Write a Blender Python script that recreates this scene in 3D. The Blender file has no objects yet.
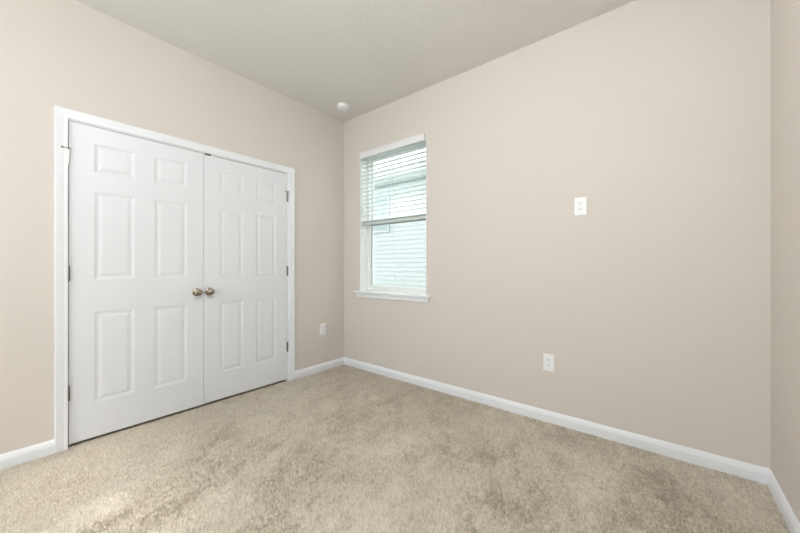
import bpy, bmesh, math, random
import numpy as np
from mathutils import Vector, Matrix

S = bpy.context.scene
C = S.collection
PI = math.pi

# ------------------------------------------------------------------ camera
cam_d = bpy.data.cameras.new('camera')
cam = bpy.data.objects.new('camera', cam_d)
C.objects.link(cam)
cam_d.sensor_width = 36.0
cam_d.lens = 324.8 / 800 * 36.0
cam_d.clip_start = 0.02
cam.location = (2.8784, -2.5216, 1.132)
cam.rotation_euler = (PI / 2, 0, math.radians(38.998))
S.camera = cam

# ------------------------------------------------------------------ world, sun, lights, exposure
W = bpy.data.worlds.new('sky')
S.world = W
W.use_nodes = True
wn = W.node_tree.nodes
bg = wn['Background']
bg.inputs[0].default_value = (0.93, 0.97, 1.0, 1)
bg.inputs[1].default_value = 2.5

def lamp(name, kind, loc, rot, energy, color, size=None, size_y=None):
    d = bpy.data.lights.new(name, kind)
    d.energy = energy
    d.color = color
    if kind == 'AREA':
        d.shape = 'RECTANGLE' if size_y else 'DISK'
        d.size = size
        if size_y:
            d.size_y = size_y
    o = bpy.data.objects.new(name, d)
    C.objects.link(o)
    o.location = loc
    o.rotation_euler = rot
    return o

sun = lamp('sun', 'SUN', (0, -6, 12), (math.radians(50), 0, math.radians(14)), 1.25, (1.0, 0.97, 0.92))
sun.data.angle = math.radians(8)
# added fill lamp behind the camera, brightens the room
fill_lamp = lamp('rear_fill', 'AREA', (1.35, -4.36, 1.60), (math.radians(90), 0, 0), 22, (0.88, 0.955, 1.0), 1.7, 1.4)
S.view_settings.view_transform = 'Standard'
S.view_settings.look = 'None'
S.view_settings.gamma = 1
S.view_settings.use_curve_mapping = False
GLOBE = 47.0      # emission of the unseen globe light added overhead
S.view_settings.exposure = 0.49

# ------------------------------------------------------------------ materials
def mat(name, color, rough=0.5, metal=0.0, spec=0.5):
    m = bpy.data.materials.new(name)
    m.use_nodes = True
    b = m.node_tree.nodes['Principled BSDF']
    b.inputs['Base Color'].default_value = (*color, 1)
    b.inputs['Roughness'].default_value = rough
    b.inputs['Metallic'].default_value = metal
    b.inputs['Specular IOR Level'].default_value = spec
    return m

def noise_bump(m, scale, strength, dist, detail=3.0, ramp=None, coord='Object'):
    nt = m.node_tree
    tc = nt.nodes.new('ShaderNodeTexCoord')
    n = nt.nodes.new('ShaderNodeTexNoise')
    n.inputs['Scale'].default_value = scale
    n.inputs['Detail'].default_value = detail
    nt.links.new(tc.outputs[coord], n.inputs['Vector'])
    src = n.outputs['Fac']
    if ramp:
        r = nt.nodes.new('ShaderNodeValToRGB')
        r.color_ramp.elements[0].position = ramp[0]
        r.color_ramp.elements[1].position = ramp[1]
        nt.links.new(src, r.inputs['Fac'])
        src = r.outputs['Color']
    bp = nt.nodes.new('ShaderNodeBump')
    bp.inputs['Strength'].default_value = strength
    bp.inputs['Distance'].default_value = dist
    nt.links.new(src, bp.inputs['Height'])
    nt.links.new(bp.outputs['Normal'], nt.nodes['Principled BSDF'].inputs['Normal'])
    return n

def noise_color(m, scale, c1, c2, detail=4.0, p=(0.35, 0.65)):
    nt = m.node_tree
    tc = nt.nodes.new('ShaderNodeTexCoord')
    n = nt.nodes.new('ShaderNodeTexNoise')
    n.inputs['Scale'].default_value = scale
    n.inputs['Detail'].default_value = detail
    nt.links.new(tc.outputs['Object'], n.inputs['Vector'])
    r = nt.nodes.new('ShaderNodeValToRGB')
    r.color_ramp.elements[0].position = p[0]
    r.color_ramp.elements[1].position = p[1]
    r.color_ramp.elements[0].color = (*c1, 1)
    r.color_ramp.elements[1].color = (*c2, 1)
    nt.links.new(n.outputs['Fac'], r.inputs['Fac'])
    nt.links.new(r.outputs['Color'], nt.nodes['Principled BSDF'].inputs['Base Color'])
    return r

M_WALL = mat('beige_wall_paint', (0.70, 0.648, 0.597), 0.75, spec=0.2)
noise_bump(M_WALL, 90, 0.10, 0.002)
M_CEIL = mat('knockdown_ceiling_paint', (0.81, 0.79, 0.75), 0.85, spec=0.15)
noise_bump(M_CEIL, 30, 0.13, 0.004, 4, (0.48, 0.60))
M_TRIM = mat('white_gloss_trim_paint', (0.86, 0.875, 0.90), 0.38)
M_DOOR = mat('white_door_paint', (0.80, 0.812, 0.84), 0.42)
M_VINYL = mat('white_vinyl', (0.86, 0.875, 0.85), 0.35)
M_SLAT = mat('white_faux_wood_slat', (0.88, 0.88, 0.865), 0.4)
M_VAL = mat('white_valance', (0.84, 0.83, 0.82), 0.4)
M_PLASTIC = mat('white_plastic', (0.90, 0.90, 0.90), 0.3)
M_SLOT = mat('dark_slot', (0.05, 0.05, 0.05), 0.6)
M_NICKEL = mat('satin_nickel', (0.42, 0.375, 0.315), 0.22, metal=1.0)
M_HINGE = mat('brushed_hinge_metal', (0.20, 0.195, 0.18), 0.42, metal=0.9)
M_STEEL = mat('pale_satin_steel', (0.72, 0.71, 0.68), 0.35, metal=0.6)
M_STRIKE = mat('bronze_catch', (0.10, 0.07, 0.05), 0.5, metal=0.5)
M_PAD = mat('carpet_backing', (0.26, 0.22, 0.17), 0.95, spec=0.1)
M_BLACK = mat('grey_gasket', (0.22, 0.26, 0.25), 0.7)
M_DARK = mat('closet_paint', (0.35, 0.31, 0.27), 0.8)
M_SIDING = mat('pale_siding_paint', (0.54, 0.57, 0.565), 0.7, spec=0.2)
M_NTRIM = mat('white_exterior_trim', (0.50, 0.54, 0.54), 0.6)
M_SOFFIT = mat('soffit_vinyl', (0.62, 0.68, 0.68), 0.6)
M_EAVE_SHADE = mat('painted_eave_shade', (0.22, 0.27, 0.27), 0.7)  # dark colour standing in for shade below the soffit
M_SHINGLE = mat('grey_shingle', (0.32, 0.33, 0.33), 0.9)
_nt = M_SLAT.node_tree          # thin vinyl slats let some daylight through
_tl = _nt.nodes.new('ShaderNodeBsdfTranslucent')
_tl.inputs[0].default_value = (0.86, 0.92, 0.90, 1)
_mx = _nt.nodes.new('ShaderNodeMixShader')
_mx.inputs[0].default_value = 0.48
_nt.links.new(_nt.nodes['Principled BSDF'].outputs[0], _mx.inputs[1])
_nt.links.new(_tl.outputs[0], _mx.inputs[2])
_nt.links.new(_mx.outputs[0], _nt.nodes['Material Output'].inputs[0])
noise_bump(M_SHINGLE, 30, 0.5, 0.01)
M_NGLASS = mat('blue_grey_far_glass', (0.36, 0.42, 0.43), 0.45, spec=0.15)
M_STUCCO = mat('exterior_stucco', (0.60, 0.58, 0.54), 0.9)
noise_bump(M_STUCCO, 60, 0.4, 0.004)
M_BOUNCE = mat('pale_bounce_ground', (0.55, 0.54, 0.50), 0.9)  # unseen ground, made pale to bounce light up onto the blind slats
noise_color(M_BOUNCE, 40, (0.45, 0.44, 0.41), (0.66, 0.65, 0.61))

def thin_glass(name, tint, gloss):
    m = bpy.data.materials.new(name)
    m.use_nodes = True
    nt = m.node_tree
    nt.nodes.clear()
    out = nt.nodes.new('ShaderNodeOutputMaterial')
    tr = nt.nodes.new('ShaderNodeBsdfTransparent')
    tr.inputs[0].default_value = (*tint, 1)
    gl = nt.nodes.new('ShaderNodeBsdfGlossy')
    gl.inputs['Roughness'].default_value = 0.02
    mx = nt.nodes.new('ShaderNodeMixShader')
    mx.inputs[0].default_value = gloss
    nt.links.new(tr.outputs[0], mx.inputs[1])
    nt.links.new(gl.outputs[0], mx.inputs[2])
    nt.links.new(mx.outputs[0], out.inputs[0])
    return m
M_GLASS = thin_glass('window_glass', (0.945, 0.975, 0.97), 0.05)
M_SCREEN = bpy.data.materials.new('insect_screen')
M_SCREEN.use_nodes = True
_nt = M_SCREEN.node_tree
_nt.nodes.clear()
_o = _nt.nodes.new('ShaderNodeOutputMaterial')
_t = _nt.nodes.new('ShaderNodeBsdfTransparent')
_d = _nt.nodes.new('ShaderNodeBsdfDiffuse')
_d.inputs[0].default_value = (0.16, 0.19, 0.19, 1)
_m = _nt.nodes.new('ShaderNodeMixShader')
_m.inputs[0].default_value = 0.22
_nt.links.new(_t.outputs[0], _m.inputs[1])
_nt.links.new(_d.outputs[0], _m.inputs[2])
_nt.links.new(_m.outputs[0], _o.inputs[0])

# carpet fibre: beige yarn, two-tone flecks plus pile shading put into the colour
M_CARPET = mat('beige_cut_pile_yarn', (0.5, 0.43, 0.34), 0.95, spec=0.05)
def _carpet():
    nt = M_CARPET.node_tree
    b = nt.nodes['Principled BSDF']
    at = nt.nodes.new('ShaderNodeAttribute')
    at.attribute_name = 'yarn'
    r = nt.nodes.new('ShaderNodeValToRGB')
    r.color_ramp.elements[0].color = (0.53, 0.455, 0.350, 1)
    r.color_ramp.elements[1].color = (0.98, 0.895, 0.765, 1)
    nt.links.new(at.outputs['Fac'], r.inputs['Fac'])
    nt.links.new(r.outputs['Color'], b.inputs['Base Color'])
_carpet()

# ------------------------------------------------------------------ helpers
def link(name, bm, m, parent=None, smooth=False, bevel=0.0, mats=None):
    me = bpy.data.meshes.new(name)
    bmesh.ops.recalc_face_normals(bm, faces=bm.faces)
    bm.to_mesh(me)
    bm.free()
    for mm in (mats or [m]):
        me.materials.append(mm)
    o = bpy.data.objects.new(name, me)
    C.objects.link(o)
    if parent:
        o.parent = parent
    if bevel:
        md = o.modifiers.new('bevel', 'BEVEL')
        md.width = bevel
        md.segments = 2
        md.limit_method = 'ANGLE'
    if smooth:
        for p in me.polygons:
            p.use_smooth = True
    return o

def box(bm, x0, x1, y0, y1, z0, z1, mi=0):
    v = [bm.verts.new(p) for p in [(x0, y0, z0), (x1, y0, z0), (x1, y1, z0), (x0, y1, z0),
                                   (x0, y0, z1), (x1, y0, z1), (x1, y1, z1), (x0, y1, z1)]]
    for q in [(3, 2, 1, 0), (4, 5, 6, 7), (0, 1, 5, 4), (1, 2, 6, 5), (2, 3, 7, 6), (3, 0, 4, 7)]:
        f = bm.faces.new([v[i] for i in q])
        f.material_index = mi

def boxes(name, lst, m, parent=None, bevel=0.0):
    bm = bmesh.new()
    for b in lst:
        box(bm, *b)
    return link(name, bm, m, parent, bevel=bevel)

def lathe(bm, prof, n=32, mtx=None):
    """prof: (r, h) pairs about local z"""
    rings = []
    for r, h in prof:
        if r < 1e-6:
            rings.append([bm.verts.new((0, 0, h))])
        else:
            rings.append([bm.verts.new((r * math.cos(2 * PI * k / n), r * math.sin(2 * PI * k / n), h)) for k in range(n)])
    new = [v for ring in rings for v in ring]
    for a, b in zip(rings, rings[1:]):
        for k in range(n):
            k2 = (k + 1) % n
            if len(a) == 1 and len(b) == 1:
                continue
            if len(a) == 1:
                bm.faces.new((a[0], b[k], b[k2]))
            elif len(b) == 1:
                bm.faces.new((a[k], b[0], a[k2]))
            else:
                bm.faces.new((a[k], b[k], b[k2], a[k2]))
    if mtx is not None:
        bmesh.ops.transform(bm, matrix=mtx, verts=new)
    return new

def sweep(bm, rows, closed=False):
    """rows: list of rings (each a closed profile of points); skins them and caps the ends"""
    R = [[bm.verts.new(p) for p in r] for r in rows]
    n = len(R[0])
    for a, b in zip(R, R[1:]):
        for k in range(n):
            bm.faces.new((a[k], a[(k + 1) % n], b[(k + 1) % n], b[k]))
    if not closed:
        bm.faces.new(R[0][::-1])
        bm.faces.new(R[-1])

def empty(name, loc, label=None, cat=None, group=None, kind=None):
    o = bpy.data.objects.new(name, None)
    C.objects.link(o)
    o.location = loc
    o.empty_display_size = 0.1
    return tag(o, label, cat, group, kind)

def tag(o, label=None, cat=None, group=None, kind=None):
    if label: o['label'] = label
    if cat: o['category'] = cat
    if group: o['group'] = group
    if kind: o['kind'] = kind
    return o

# ------------------------------------------------------------------ room dimensions
H = 2.806          # ceiling
XR = 3.313         # right wall
YB = -4.40         # wall behind the camera
T = 0.12           # partition thickness
TO = 0.19          # outside wall thickness
OPX0, OPX1, OPZ0, OPZ1 = 0.266, 1.156, 0.842, 2.366   # window opening
DY0, DY1, DZ = -2.250, -0.732, 2.046                   # closet opening
CD = -0.72         # depth of closet

# ------------------------------------------------------------------ structure
tag(boxes('wall_left', [
    (-T, 0, YB - T, DY0 - 0.02, -0.02, H),
    (-T, 0, DY1 + 0.02, 0, -0.02, H),
    (-T, 0, DY0 - 0.02, DY1 + 0.02, DZ + 0.02, H)], M_WALL),
    'beige painted wall around the white closet double doors', 'wall', kind='structure')
tag(boxes('wall_back', [
    (-1.0, OPX0, 0, TO, -0.02, H),
    (OPX1, XR + T, 0, TO, -0.02, H),
    (OPX0, OPX1, 0, TO, -0.02, OPZ0),
    (OPX0, OPX1, 0, TO, OPZ1, H)], M_WALL),
    'beige painted wall with the narrow window and two outlets', 'wall', kind='structure')
tag(boxes('wall_right', [(XR, XR + T, YB - T, 0, -0.02, H)], M_WALL),
    'plain beige wall at the right edge of the photo', 'wall', kind='structure')
tag(boxes('wall_rear', [
    (0, 0.50, YB - T, YB, -0.02, H), (2.20, XR, YB - T, YB, -0.02, H),
    (0.50, 2.20, YB - T, YB, -0.02, 0.90), (0.50, 2.20, YB - T, YB, 2.30, H)], M_WALL),
    'beige wall behind the camera with an opening added for the fill lamp', 'wall', kind='structure')
tag(boxes('wall_closet', [
    (CD - 0.05, CD, -2.6, -0.1, -0.02, 2.45), (CD, -T, -2.65, -2.6, -0.02, 2.45),
    (CD, -T, -0.1, -0.05, -0.02, 2.45), (CD, -T, -2.6, -0.1, 2.45, 2.5)], M_DARK),
    'inside walls of the closet behind the white doors', 'wall', kind='structure')
tag(boxes('ceiling', [(-1.0, XR + T, YB - T, TO, H, H + 0.15)], M_CEIL),
    'off-white ceiling with a light knockdown texture', 'ceiling', kind='structure')
tag(boxes('floor', [(-1.0, XR + T, YB - T, TO, -0.12, -0.0095)], M_PAD),
    'floor under the beige carpet', 'floor', kind='structure')

# carpet pile: leaning tufts, the lean follows a slow field (brushed pile)
def value_noise(x, y, cell, seed):
    rg = np.random.default_rng(seed)
    g = rg.random((64, 64))
    u, v = x / cell + 20, y / cell + 20
    i, j = np.floor(u).astype(int), np.floor(v).astype(int)
    a, b = u - i, v - j
    a, b = a * a * (3 - 2 * a), b * b * (3 - 2 * b)
    G = lambda p, q: g[p % 64, q % 64]
    return (G(i, j) * (1 - a) + G(i + 1, j) * a) * (1 - b) + (G(i, j + 1) * (1 - a) + G(i + 1, j + 1) * a) * b

def carpet():
    rg = np.random.default_rng(7)
    s = 0.0036
    nx, ny = int((XR - 0.004) / s), int(3.2 / s)
    gx, gy = np.meshgrid(np.arange(nx), np.arange(ny), indexing='ij')
    x = (gx.ravel() + rg.uniform(0, 1, nx * ny)) * s + 0.002
    y = -(gy.ravel() + rg.uniform(0, 1, nx * ny)) * s - 0.002
    # pile also runs under the closet doors
    n2 = int(0.16 * (DY1 - DY0) / s / s)
    x = np.concatenate([x, rg.uniform(-0.16, 0, n2)])
    y = np.concatenate([y, rg.uniform(DY0 + 0.005, DY1 - 0.005, n2)])
    # coarser rows behind the camera
    n3 = int((-YB - 3.2) * XR / 0.006 ** 2)
    x = np.concatenate([x, rg.uniform(0.002, XR - 0.002, n3)])
    y = np.concatenate([y, rg.uniform(YB + 0.002, -3.2, n3)])
    n = len(x)
    # brushed patches: direction and amount of lean
    # strokes of the brushed pile run roughly along the length of the room
    wx = x + (value_noise(x, y, 0.16, 11) - 0.5) * 0.05
    wy = y + (value_noise(x, y, 0.13, 12) - 0.5) * 0.05
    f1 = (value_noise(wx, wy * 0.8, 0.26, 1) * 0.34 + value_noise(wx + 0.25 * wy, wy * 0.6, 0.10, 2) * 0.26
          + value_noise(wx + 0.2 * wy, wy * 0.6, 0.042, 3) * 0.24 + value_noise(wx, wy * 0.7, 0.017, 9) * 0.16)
    f2 = value_noise(x, y, 0.5, 4) * 0.5 + value_noise(x, y, 0.11, 5) * 0.3 + value_noise(x, y, 0.02, 8) * 0.2
    clump = value_noise(x, y, 0.008, 10) - 0.5
    ang = 2.6 + (f2 - 0.5) * 4.0 + rg.normal(0, 0.5, n)
    lean = np.clip(0.25 + (f1 - 0.5) * 4.5 + clump * 1.6, -1.0, 1.7) * 0.008 + rg.normal(0, 0.0016, n)
    hgt = 0.0145 + rg.normal(0, 0.0018, n) - np.abs(lean) * 0.3 + clump * 0.0035
    z0 = -0.009
    # each tuft is a three-sided spike
    w = rg.uniform(0.0018, 0.0028, n)
    th = rg.uniform(0, 2 * PI, n)
    V = np.zeros((n, 4, 3), dtype=np.float32)
    for k in range(3):
        V[:, k, 0] = x + w * np.cos(th + k * 2 * PI / 3)
        V[:, k, 1] = y + w * np.sin(th + k * 2 * PI / 3)
        V[:, k, 2] = z0
    V[:, 3, 0] = x + lean * np.cos(ang)
    V[:, 3, 1] = y + lean * np.sin(ang)
    V[:, 3, 2] = z0 + hgt
    V[:, :, 0] = np.where((x < 0)[:, None], V[:, :, 0], np.clip(V[:, :, 0], 0.001, XR - 0.001))
    V[:, :, 1] = np.clip(V[:, :, 1], YB + 0.001, -0.001)
    base = (np.arange(n) * 4)[:, None]
    F = np.concatenate([base + np.array([[0, 1, 3]]), base + np.array([[1, 2, 3]]), base + np.array([[2, 0, 3]])], axis=1).reshape(-1).astype(np.int32)
    me = bpy.data.meshes.new('carpet_pile')
    me.vertices.add(n * 4)
    me.vertices.foreach_set('co', V.reshape(-1))
    me.loops.add(len(F))
    me.loops.foreach_set('vertex_index', F)
    me.polygons.add(len(F) // 3)
    me.polygons.foreach_set('loop_start', np.arange(0, len(F), 3, dtype=np.int32))
    me.update()
    # yarn tone: random twist flecks plus painted light and dark of the leaning pile
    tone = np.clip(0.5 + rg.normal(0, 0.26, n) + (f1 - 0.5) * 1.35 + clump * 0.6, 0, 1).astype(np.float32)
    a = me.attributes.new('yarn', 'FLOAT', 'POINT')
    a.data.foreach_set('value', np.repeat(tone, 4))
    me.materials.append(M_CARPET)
    o = bpy.data.objects.new('carpet_pile', me)
    C.objects.link(o)
    tag(o, 'beige cut-pile carpet covering the whole floor, with brushed patches', 'carpet', kind='stuff')
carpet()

# baseboards: profile (out from wall, height) swept along a wall
BB = [(0.0, -0.012), (0.014, -0.012), (0.014, 0.052), (0.012, 0.058), (0.0105, 0.066), (0.0065, 0.076), (0.004, 0.081), (0.0, 0.081)]
def baseboard(name, fn, a, b, label, ma=False, mb=False):
    bm = bmesh.new()
    sweep(bm, [[fn(d, a + (d if ma else 0), z) for d, z in BB], [fn(d, b - (d if mb else 0), z) for d, z in BB]])
    return tag(link(name, bm, M_TRIM), label, 'baseboard', kind='structure')
baseboard('baseboard_left', lambda d, s, z: (d, s, z), YB, DY0 - 0.058, 'white baseboard left of the closet doors', mb=False)
baseboard('baseboard_corner', lambda d, s, z: (d, s, z), DY1 + 0.075, 0.0, 'short white baseboard between closet and room corner', mb=True)
baseboard('baseboard_back', lambda d, s, z: (s, -d, z), 0.0, XR, 'long white baseboard under the window and outlets', ma=True, mb=True)
baseboard('baseboard_right', lambda d, s, z: (XR - d, s, z), YB, 0.0, 'white baseboard on the wall at the right edge', mb=True)

# ------------------------------------------------------------------ closet casing (mitred) and jamb
def casing():
    prof = [(0.0, 0.0), (0.0, 0.0095), (0.0015, 0.0108), (0.014, 0.0112), (0.017, 0.0102), (0.019, 0.0108), (0.040, 0.0138), (0.050, 0.0152), (0.0545, 0.0148), (0.0565, 0.012), (0.0565, 0.0)]
    i0, i1, it = DY0 - 0.001, DY1 + 0.017, DZ + 0.008   # inner edge
    i0 -= 0.001
    bm = bmesh.new()
    rows = [[(t, i0 - w, -0.012) for w, t in prof],
            [(t, i0 - w, it + w) for w, t in prof],
            [(t, i1 + w, it + w) for w, t in prof],
            [(t, i1 + w, -0.012) for w, t in prof]]
    sweep(bm, rows)
    c = link('trim_1', bm, M_TRIM)
    tag(c, 'white moulded casing framing the closet double doors', 'door casing', kind='structure')
    boxes('jamb', [(-T, 0.001, DY0 - 0.019, DY0 - 0.0005, -0.012, DZ + 0.018),
                   (-T, 0.001, DY1 + 0.0005, DY1 + 0.019, -0.012, DZ + 0.018),
                   (-T, 0.001, DY0 - 0.0005, DY1 + 0.0005, DZ + 0.0005, DZ + 0.018),
                   (-0.060, -0.046, DY0, DY0 + 0.012, 0.0, DZ), (-0.060, -0.046, DY1 - 0.012, DY1, 0.0, DZ),
                   (-0.060, -0.046, DY0, DY1, DZ - 0.012, DZ)], M_TRIM, c)
    tag(boxes('catch', [(-0.0025, 0.0015, -1.474, -1.428, DZ - 0.009, DZ + 0.003)], M_STRIKE, c), 'dark bronze catch above the meeting doors')
    return c
casing()

# ------------------------------------------------------------------ six-panel doors
def panel_loops(bm, x, u0, u1, z0, z1, front):
    """nested rectangles give the sunk moulding and raised field"""
    steps = [(0.0, 0.0), (0.003, -0.0008), (0.012, -0.0032), (0.018, -0.0042), (0.023, -0.0042), (0.029, -0.0033), (0.039, -0.0012), (0.043, -0.0008)]
    prev = None
    for off, d in steps:
        r = [bm.verts.new((x + d * front, a, b)) for a, b in
             [(u0 + off, z0 + off), (u1 - off, z0 + off), (u1 - off, z1 - off), (u0 + off, z1 - off)]]
        if prev:
            for k in range(4):
                bm.faces.new((prev[k], prev[(k + 1) % 4], r[(k + 1) % 4], r[k]))
        prev = r
    bm.faces.new(prev)

def door_leaf(name, y0, y1, z0, z1, hinge_side, label):
    """hinge_side -1: hinged on the low-y edge"""
    w = y1 - y0
    th = 0.035
    xf = -0.003
    st, mu = 0.116, 0.113
    pw = (w - 2 * st - mu) / 2
    us = [y0, y0 + st, y0 + st + pw, y1 - st - pw, y1 - st, y1]
    zs = [z0, 0.243, 0.838, 1.045, 1.622, 1.742, 1.936, z1]
    bm = bmesh.new()
    for x, fr in ((xf, 1), (xf - th, -1)):
        for i in range(5):
            for j in range(7):
                if i in (1, 3) and j in (1, 3, 5):
                    panel_loops(bm, x, us[i], us[i + 1], zs[j], zs[j + 1], fr)
                else:
                    bm.faces.new([bm.verts.new((x, a, b)) for a, b in
                                  [(us[i], zs[j]), (us[i + 1], zs[j]), (us[i + 1], zs[j + 1]), (us[i], zs[j + 1])]])
    for a, b in (((y0, z0), (y1, z0)), ((y1, z0), (y1, z1)), ((y1, z1), (y0, z1)), ((y0, z1), (y0, z0))):
        bm.faces.new([bm.verts.new(p) for p in [(xf, *a), (xf, *b), (xf - th, *b), (xf - th, *a)]])
    bmesh.ops.remove_doubles(bm, verts=bm.verts, dist=0.0002)
    d = link(name, bm, M_DOOR)
    tag(d, label, 'door', kind='structure')
    # knob: rose, neck and flattened ball, axis +x
    ky = (y1 - 0.051) if hinge_side < 0 else (y0 + 0.036)
    kb = bmesh.new()
    prof = [(0.0, 0.0), (0.031, 0.0), (0.032, 0.003), (0.030, 0.007), (0.022, 0.010), (0.0125, 0.012), (0.0115, 0.020), (0.0125, 0.026),
            (0.018, 0.030), (0.0235, 0.035), (0.0265, 0.041), (0.0272, 0.047), (0.0255, 0.053), (0.0215, 0.058), (0.0145, 0.0615), (0.007, 0.0628), (0.0, 0.063)]
    lathe(kb, prof, 36, Matrix.Translation((xf, ky, 0.929)) @ Matrix.Rotation(PI / 2, 4, 'Y'))
    tag(link('knob', kb, M_NICKEL, d, smooth=True), 'round satin nickel knob')
    # hinges on the hinge edge: knuckle barrel, leaf edges, finial tips
    hy = y0 - 0.0015 if hinge_side < 0 else y1 + 0.0015
    for zc, stop in ((0.342, False), (1.088, False), (1.815, True)):
        hb = bmesh.new()
        hh = 0.0445
        lathe(hb, [(0.0, -hh - 0.006), (0.0035, -hh - 0.004), (0.0062, -hh), (0.0062, -hh + 0.017), (0.0055, -hh + 0.0172), (0.0055, -hh + 0.0180), (0.0062, -hh + 0.0182),
                   (0.0062, -0.0090), (0.0055, -0.0088), (0.0055, -0.0080), (0.0062, -0.0078), (0.0062, 0.0088), (0.0055, 0.0090), (0.0055, 0.0098), (0.0062, 0.0100),
                   (0.0062, hh - 0.018), (0.0055, hh - 0.0178), (0.0055, hh - 0.0170), (0.0062, hh - 0.0168), (0.0062, hh), (0.0035, hh + 0.004), (0.0, hh + 0.006)],
              16, Matrix.Translation((0.0062, hy, zc)))
        box(hb, -0.006, 0.0045, hy - 0.0045, hy + 0.0045, zc - hh, zc + hh)
        hg = link('hinge', hb, M_STEEL if (stop and hinge_side < 0) else M_HINGE, d)
        if stop:
            # hinge-pin door stop: plate over the pin, threaded arm with rubber bumper, short second arm
            sb = bmesh.new()
            zt = zc + hh + 0.008
            s = -1 if hinge_side < 0 else -1
            lathe(sb, [(0.0, -0.003), (0.010, -0.003), (0.010, 0.003), (0.0, 0.003)], 16, Matrix.Translation((0.009, hy, zt)))
            L1 = 0.026
            lathe(sb, [(0.0, 0.0), (0.0028, 0.0), (0.0028, L1), (0.0055, L1), (0.0062, L1 + 0.007), (0.0, L1 + 0.009)], 14,
                  Matrix.Translation((0.012, hy, zt)) @ Matrix.Rotation(math.radians(90), 4, 'X') @ Matrix.Rotation(math.radians(4), 4, 'Y'))
            lathe(sb, [(0.0, 0.0), (0.0028, 0.0), (0.0028, 0.004), (0.005, 0.004), (0.005, 0.010), (0.0, 0.010)], 14,
                  Matrix.Translation((0.014, hy, zt)) @ Matrix.Rotation(math.radians(-90 if hinge_side < 0 else -90), 4, 'X') @ Matrix.Rotation(math.radians(25), 4, 'Y'))
            tag(link('door_stop', sb, M_NICKEL, d), 'small metal hinge-pin stop')
    return d

YM = -1.4815
door_leaf('door_1', DY0 + 0.003, YM - 0.0008, 0.021, DZ - 0.0035, -1, 'left white six-panel closet door with a round nickel knob')
door_leaf('door_2', YM + 0.0025, DY1 - 0.003, 0.023, DZ - 0.0045, 1, 'right white six-panel closet door, nearer the room corner')

# ------------------------------------------------------------------ window
win = empty('window_1', ((OPX0 + OPX1) / 2, 0.1, OPZ0), 'narrow white single-hung window with a half-raised blind', 'window', kind='structure')
ix, iy, iz = win.location
def wpart(name, lst, m, bevel=0.0, parent=None):
    o = boxes(name, [(a - ix, b - ix, c - iy, d - iy, e - iz, f - iz) for a, b, c, d, e, f in lst], m, parent or win, bevel)
    return o
X0, X1 = OPX0, OPX1
SZ = 0.862     # top of stool
# white returns lining the opening
wpart('jamb_lining', [(X0 + 0.0003, X0 + 0.006, 0.0, TO, SZ, OPZ1 - 0.0003), (X1 - 0.006, X1 - 0.0003, 0.0, TO, SZ, OPZ1 - 0.0003),
                      (X0 + 0.006, X1 - 0.006, 0.0, TO, OPZ1 - 0.006, OPZ1 - 0.0003)], M_VINYL)
FY = 0.105
wpart('frame', [(X0 + 0.006, X0 + 0.034, FY, FY + 0.066, SZ, OPZ1 - 0.006), (X1 - 0.034, X1 - 0.006, FY, FY + 0.066, SZ, OPZ1 - 0.006),
                (X0 + 0.034, X1 - 0.034, FY, FY + 0.066, OPZ1 - 0.016, OPZ1 - 0.006), (X0 + 0.034, X1 - 0.034, FY, FY + 0.066, SZ, SZ + 0.022)], M_VINYL, 0.002)
MZ = 1.612     # meeting rail centre
a0, a1 = X0 + 0.034, X1 - 0.034
us = wpart('upper_sash', [(a0, a0 + 0.022, FY + 0.043, FY + 0.064, MZ - 0.02, OPZ1 - 0.016), (a1 - 0.022, a1, FY + 0.043, FY + 0.064, MZ - 0.02, OPZ1 - 0.016),
                          (a0 + 0.022, a1 - 0.022, FY + 0.043, FY + 0.064, OPZ1 - 0.034, OPZ1 - 0.016), (a0 + 0.022, a1 - 0.022, FY + 0.043, FY + 0.064, MZ - 0.02, MZ + 0.018)], M_VINYL, 0.002)
wpart('pane', [(a0 + 0.02, a1 - 0.02, FY + 0.052, FY + 0.056, MZ + 0.015, OPZ1 - 0.032)], M_GLASS, parent=us)
ls = wpart('lower_sash', [(a0, a0 + 0.026, FY + 0.008, FY + 0.040, SZ + 0.022, MZ + 0.02), (a1 - 0.026, a1, FY + 0.008, FY + 0.040, SZ + 0.022, MZ + 0.02),
                          (a0 + 0.026, a1 - 0.026, FY + 0.008, FY + 0.040, MZ - 0.016, MZ + 0.02), (a0 + 0.026, a1 - 0.026, FY + 0.008, FY + 0.040, SZ + 0.022, SZ + 0.060)], M_VINYL, 0.002)
wpart('pane', [(a0 + 0.024, a1 - 0.024, FY + 0.022, FY + 0.026, SZ + 0.056, MZ - 0.012)], M_GLASS, parent=ls)
wpart('gasket', [(a0 + 0.026, a0 + 0.0285, FY + 0.014, FY + 0.022, SZ + 0.060, MZ - 0.016), (a0 + 0.026, a1 - 0.026, FY + 0.012, FY + 0.022, MZ - 0.022, MZ - 0.016)], M_BLACK, parent=ls)
wpart('insect_screen', [(a0 + 0.005, a1 - 0.005, FY + 0.0665, FY + 0.067, SZ + 0.02, MZ)], M_SCREEN)
# sash lock
lk = bmesh.new()
box(lk, 0.70 - ix, 0.75 - ix, FY + 0.010 - iy, FY + 0.034 - iy, MZ + 0.02 - iz, MZ + 0.026 - iz)
lathe(lk, [(0.0, 0.0), (0.011, 0.0), (0.011, 0.008), (0.0, 0.010)], 16, Matrix.Translation((0.725 - ix, FY + 0.022 - iy, MZ + 0.026 - iz)))
link('sash_lock', lk, M_VINYL, win)
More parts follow.
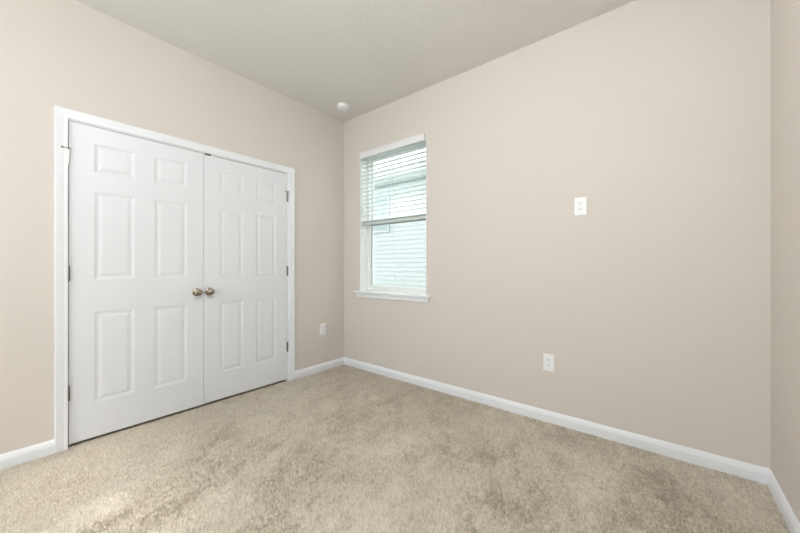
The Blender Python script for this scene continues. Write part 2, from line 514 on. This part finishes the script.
# stool with rounded nose and horns, apron below
sb = bmesh.new()
nose = [(-0.028, 0.0), (-0.030, 0.004), (-0.030, 0.014), (-0.027, 0.018), (-0.020, 0.020)]
pr = nose + [(-0.001, 0.020), (-0.001, 0.0)]
sx0, sx1 = 0.194, 1.208
sweep(sb, [[(sx0 - ix, y - iy, OPZ0 + z - iz) for y, z in pr], [(sx1 - ix, y - iy, OPZ0 + z - iz) for y, z in pr]])
box(sb, X0 + 0.0005 - ix, X1 - 0.0005 - ix, -0.001 - iy, FY + 0.066 - iy, OPZ0 + 0.0005 - iz, OPZ0 + 0.020 - iz)
link('sill', sb, M_TRIM, win)
ab = bmesh.new()
pa = [(-0.0005, -0.048), (-0.009, -0.048), (-0.012, -0.043), (-0.012, -0.018), (-0.016, -0.010), (-0.016, -0.0003), (-0.0005, -0.0003)]
sweep(ab, [[(0.218 - ix, y - iy, OPZ0 + z - iz) for y, z in pa], [(1.184 - ix, y - iy, OPZ0 + z - iz) for y, z in pa]])
link('apron', ab, M_TRIM, win)

# ------------------------------------------------------------------ blind
bl = empty('window_blind', (0.72, 0.03, OPZ1), 'white slatted blind covering the upper half of the window', 'blind')
bx, by, bz = bl.location
def bpart(name, lst, m, bevel=0.0):
    return boxes(name, [(a - bx, b - bx, c - by, d - by, e - bz, f - bz) for a, b, c, d, e, f in lst], m, bl, bevel)
vb = bmesh.new()
vp = [(-0.004, 0.0), (-0.024, 0.0), (-0.027, 0.004), (-0.027, 0.050), (-0.031, 0.058), (-0.031, 0.066), (-0.004, 0.066)]
vz = 2.312
sweep(vb, [[(0.290 - bx, y - by, vz + z - bz) for y, z in vp], [(1.146 - bx, y - by, vz + z - bz) for y, z in vp]])
for xa, xb in ((0.290, 0.296), (1.140, 1.146)):
    box(vb, xa - bx, xb - bx, -0.0045 - by, 0.012 - by, vz + 0.001 - bz, OPZ1 - 0.008 - bz)
link('valance', vb, M_VAL, bl)
sl0, sl1 = X0 + 0.010, X1 - 0.010
bpart('headrail', [(sl0, sl1, 0.012, 0.066, OPZ1 - 0.028, OPZ1 - 0.007)], M_SLAT)
sm = bmesh.new()
YC = 0.040
def slat(zc, tilt):
    n = 6
    hw = 0.025
    up = []
    for k in range(n + 1):
        t = -1 + 2 * k / n
        yy, zz = hw * t, 0.0028 * (1 - t * t)
        up.append((yy * math.cos(tilt) - zz * math.sin(tilt), yy * math.sin(tilt) + zz * math.cos(tilt)))
    ring = [(a, b + 0.0028) for a, b in up] + [(a, b) for a, b in up[::-1]]
    sweep(sm, [[(x - bx, YC + a - by, zc + b - bz) for a, b in ring] for x in (sl0 + 0.002, sl1 - 0.002)])
zt = OPZ1 - 0.052
zs_ = []
while zt > 1.66:
    zs_.append(zt)
    slat(zt, 0.04)
    zt -= 0.0445
for k in range(3):
    slat(1.6145 + k * 0.0075, 0.0)
link('slats', sm, M_SLAT, bl)
bpart('bottom_rail', [(sl0 + 0.002, sl1 - 0.002, YC - 0.026, YC + 0.024, 1.589, 1.6125)], M_SLAT, 0.002)
cb = []
for x in (sl0 + 0.105, (sl0 + sl1) / 2, sl1 - 0.105):
    for y in (YC - 0.0275, YC + 0.0265):
        cb.append((x, x + 0.0022, y, y + 0.001, 1.595, OPZ1 - 0.05))
bpart('ladder_cord', cb, M_SLAT)
wb = bmesh.new()
lathe(wb, [(0.0, 1.66), (0.004, 1.66), (0.0045, 1.70), (0.0032, 1.72), (0.0032, 2.285), (0.0, 2.29)], 8, Matrix.Translation((0.345 - bx, 0.008 - by, -bz)))
link('tilt_wand', wb, M_VINYL, bl)

# ------------------------------------------------------------------ outlets
def outlet(origin, rz, label):
    o = empty('outlet', origin, label, 'outlet', group='white duplex outlets on the walls')
    o.rotation_euler = (0, 0, rz)
    # local: wall plane y=0, facing -y
    bm = bmesh.new()
    w, h = 0.0375, 0.061
    r = [[(sx * (w - c), -d, sz * (h - c)) for sx, sz in ((-1, -1), (1, -1), (1, 1), (-1, 1))] for c, d in ((0, 0.0003), (0, 0.003), (0.003, 0.0062))]
    sweep(bm, r)
    link('face_plate', bm, M_PLASTIC, o)
    for s in (1, -1):
        rb = bmesh.new()
        pts = []
        for k in range(24):
            a = 2 * PI * k / 24
            pts.append((0.0172 * math.cos(a), max(-0.0125, min(0.0125, 0.0172 * math.sin(a))) + s * 0.0195))
        sweep(rb, [[(x, -0.0060, z) for x, z in pts], [(x, -0.0078, z) for x, z in pts]])
        rc = link('receptacle', rb, M_PLASTIC, o)
        sb_ = bmesh.new()
        zc = s * 0.0195
        box(sb_, -0.0078, -0.0052, -0.0081, -0.0070, zc - 0.001, zc + 0.0075)
        box(sb_, 0.0052, 0.0076, -0.0081, -0.0070, zc + 0.0, zc + 0.007)
        lathe(sb_, [(0.0, 0.0), (0.0026, 0.0), (0.0026, 0.0011), (0.0, 0.0011)], 12, Matrix.Translation((0, -0.0070, zc - 0.0065)) @ Matrix.Rotation(PI / 2, 4, 'X'))
        link('slot', sb_, M_SLOT, rc)
    scb = bmesh.new()
    lathe(scb, [(0.0, 0.0), (0.0032, 0.0), (0.0028, 0.0012), (0.0, 0.0016)], 12, Matrix.Translation((0, -0.0060, 0)) @ Matrix.Rotation(PI / 2, 4, 'X'))
    link('screw', scb, M_PLASTIC, o)
    return o
outlet((2.437, 0, 1.546), 0, 'white outlet set high on the wall, at chest height')
outlet((2.232, 0, 0.432), 0, 'white outlet low on the window wall, above the long baseboard')
outlet((0, -0.303, 0.448), PI / 2, 'small white outlet between the closet casing and room corner')

# ------------------------------------------------------------------ smoke detector
sd = empty('smoke_detector', (0.290, -0.268, H), 'round white smoke detector on the ceiling near the corner', 'smoke detector')
b = bmesh.new()
lathe(b, [(0.0, 0.0), (0.064, 0.0), (0.064, -0.008), (0.060, -0.012), (0.0, -0.012)], 40)
link('base', b, M_PLASTIC, sd, smooth=False)
b = bmesh.new()
lathe(b, [(0.0, -0.0121), (0.056, -0.0121), (0.056, -0.018), (0.054, -0.019), (0.054, -0.022), (0.0565, -0.023), (0.056, -0.029), (0.052, -0.034), (0.040, -0.0365), (0.0, -0.037)], 40)
link('cover', b, M_PLASTIC, sd, smooth=False)
b = bmesh.new()
lathe(b, [(0.0, -0.0368), (0.009, -0.0368), (0.009, -0.039), (0.0, -0.0395)], 16, Matrix.Translation((0.018, 0.0, 0.0)))
link('test_button', b, M_VINYL, sd)

# ------------------------------------------------------------------ unseen globe light added to brighten the walls (out of frame, above the camera)
cl = empty('unseen_globe_light', (2.30, -2.00, H), 'unseen globe light added off-centre on the ceiling to light the room', 'added light')
b = bmesh.new()
lathe(b, [(0.0, -0.0005), (0.065, -0.0005), (0.065, -0.012), (0.012, -0.03), (0.012, -0.14), (0.0, -0.14)], 40)
link('canopy', b, M_NICKEL, cl)
M_GLOBE = mat('glowing_opal_globe', (0.9, 0.9, 0.88), 0.4)
_g = M_GLOBE.node_tree.nodes['Principled BSDF']
_g.inputs['Emission Color'].default_value = (0.935, 0.975, 1.0, 1)
_g.inputs['Emission Strength'].default_value = GLOBE
b = bmesh.new()
bmesh.ops.create_uvsphere(b, u_segments=32, v_segments=20, radius=0.13)
bmesh.ops.translate(b, verts=b.verts, vec=(0, 0, -0.25))
link('globe', b, M_GLOBE, cl, smooth=True)

# frame of the opening added behind the camera for the fill lamp
rw = empty('fill_opening', (1.35, YB - 0.06, 0.90), 'white frame added around the fill lamp opening behind the camera', 'window', kind='structure')
boxes('frame', [(-0.85, -0.81, -0.05, 0.05, 0, 1.4), (0.81, 0.85, -0.05, 0.05, 0, 1.4), (-0.81, 0.81, -0.05, 0.05, 0, 0.04), (-0.81, 0.81, -0.05, 0.05, 1.36, 1.40)], M_VINYL, rw)

# ------------------------------------------------------------------ outside
tag(boxes('ground', [(-30, 30, TO, 30, -0.35, -0.30)], M_BOUNCE), 'unseen ground between the two houses, made pale to bounce light', 'ground', kind='structure')
NY = 3.20
nh = empty('neighboring_house', (1.0, NY, -0.3), 'pale sided house next door seen through the window', 'house')
nx_, ny_, nz_ = nh.location
nb = bmesh.new()
EXPO = 0.1016
prof = []
z = -0.30
while z < 3.08:
    prof.append((NY - 0.014, z))
    prof.append((NY - 0.001, min(z + EXPO, 3.10)))
    z += EXPO
prof += [(NY + 0.1, prof[-1][1]), (NY + 0.1, -0.30)]
sweep(nb, [[(x - nx_, y - ny_, zz - nz_) for y, zz in prof] for x in (-12.0, 9.0)])
link('siding_wall', nb, M_SIDING, nh)
def npart(name, lst, m, parent=None):
    return boxes(name, [(a - nx_, b_ - nx_, c - ny_, d - ny_, e - nz_, f - nz_) for a, b_, c, d, e, f in lst], m, parent or nh)
npart('eave_shade_strip', [(-12, 9, NY - 0.03, NY - 0.0145, 2.985, 3.035)], M_EAVE_SHADE)  # shadow line under the eave, drawn as a dark strip
npart('soffit', [(-12.4, 9.4, NY - 0.45, NY + 0.05, 3.08, 3.10)], M_SOFFIT)
npart('fascia', [(-12.4, 9.4, NY - 0.49, NY - 0.451, 3.06, 3.215)], M_NTRIM)
rb = bmesh.new()
sweep(rb, [[(x - nx_, y - ny_, zz - nz_) for y, zz in ((NY - 0.50, 3.216), (NY + 4.5, 4.35), (NY + 9.5, 3.216), (NY + 4.5, 4.25))] for x in (-12.4, 9.4)])
link('roof', rb, M_SHINGLE, nh)
# small high window of the house next door
wx0, wx1, wz0, wz1 = -3.05, -2.10, 1.985, 2.74
nw = npart('window_frame', [(wx0 - 0.05, wx0, NY - 0.04, NY - 0.0145, wz0 - 0.05, wz1 + 0.05), (wx1, wx1 + 0.05, NY - 0.04, NY - 0.0145, wz0 - 0.05, wz1 + 0.05),
                           (wx0, wx1, NY - 0.04, NY - 0.0145, wz0 - 0.05, wz0), (wx0, wx1, NY - 0.04, NY - 0.0145, wz1, wz1 + 0.05)], M_NTRIM)
npart('window_pane', [(wx0, wx1, NY - 0.025, NY - 0.0145, wz0, wz1)], M_NGLASS, nw)
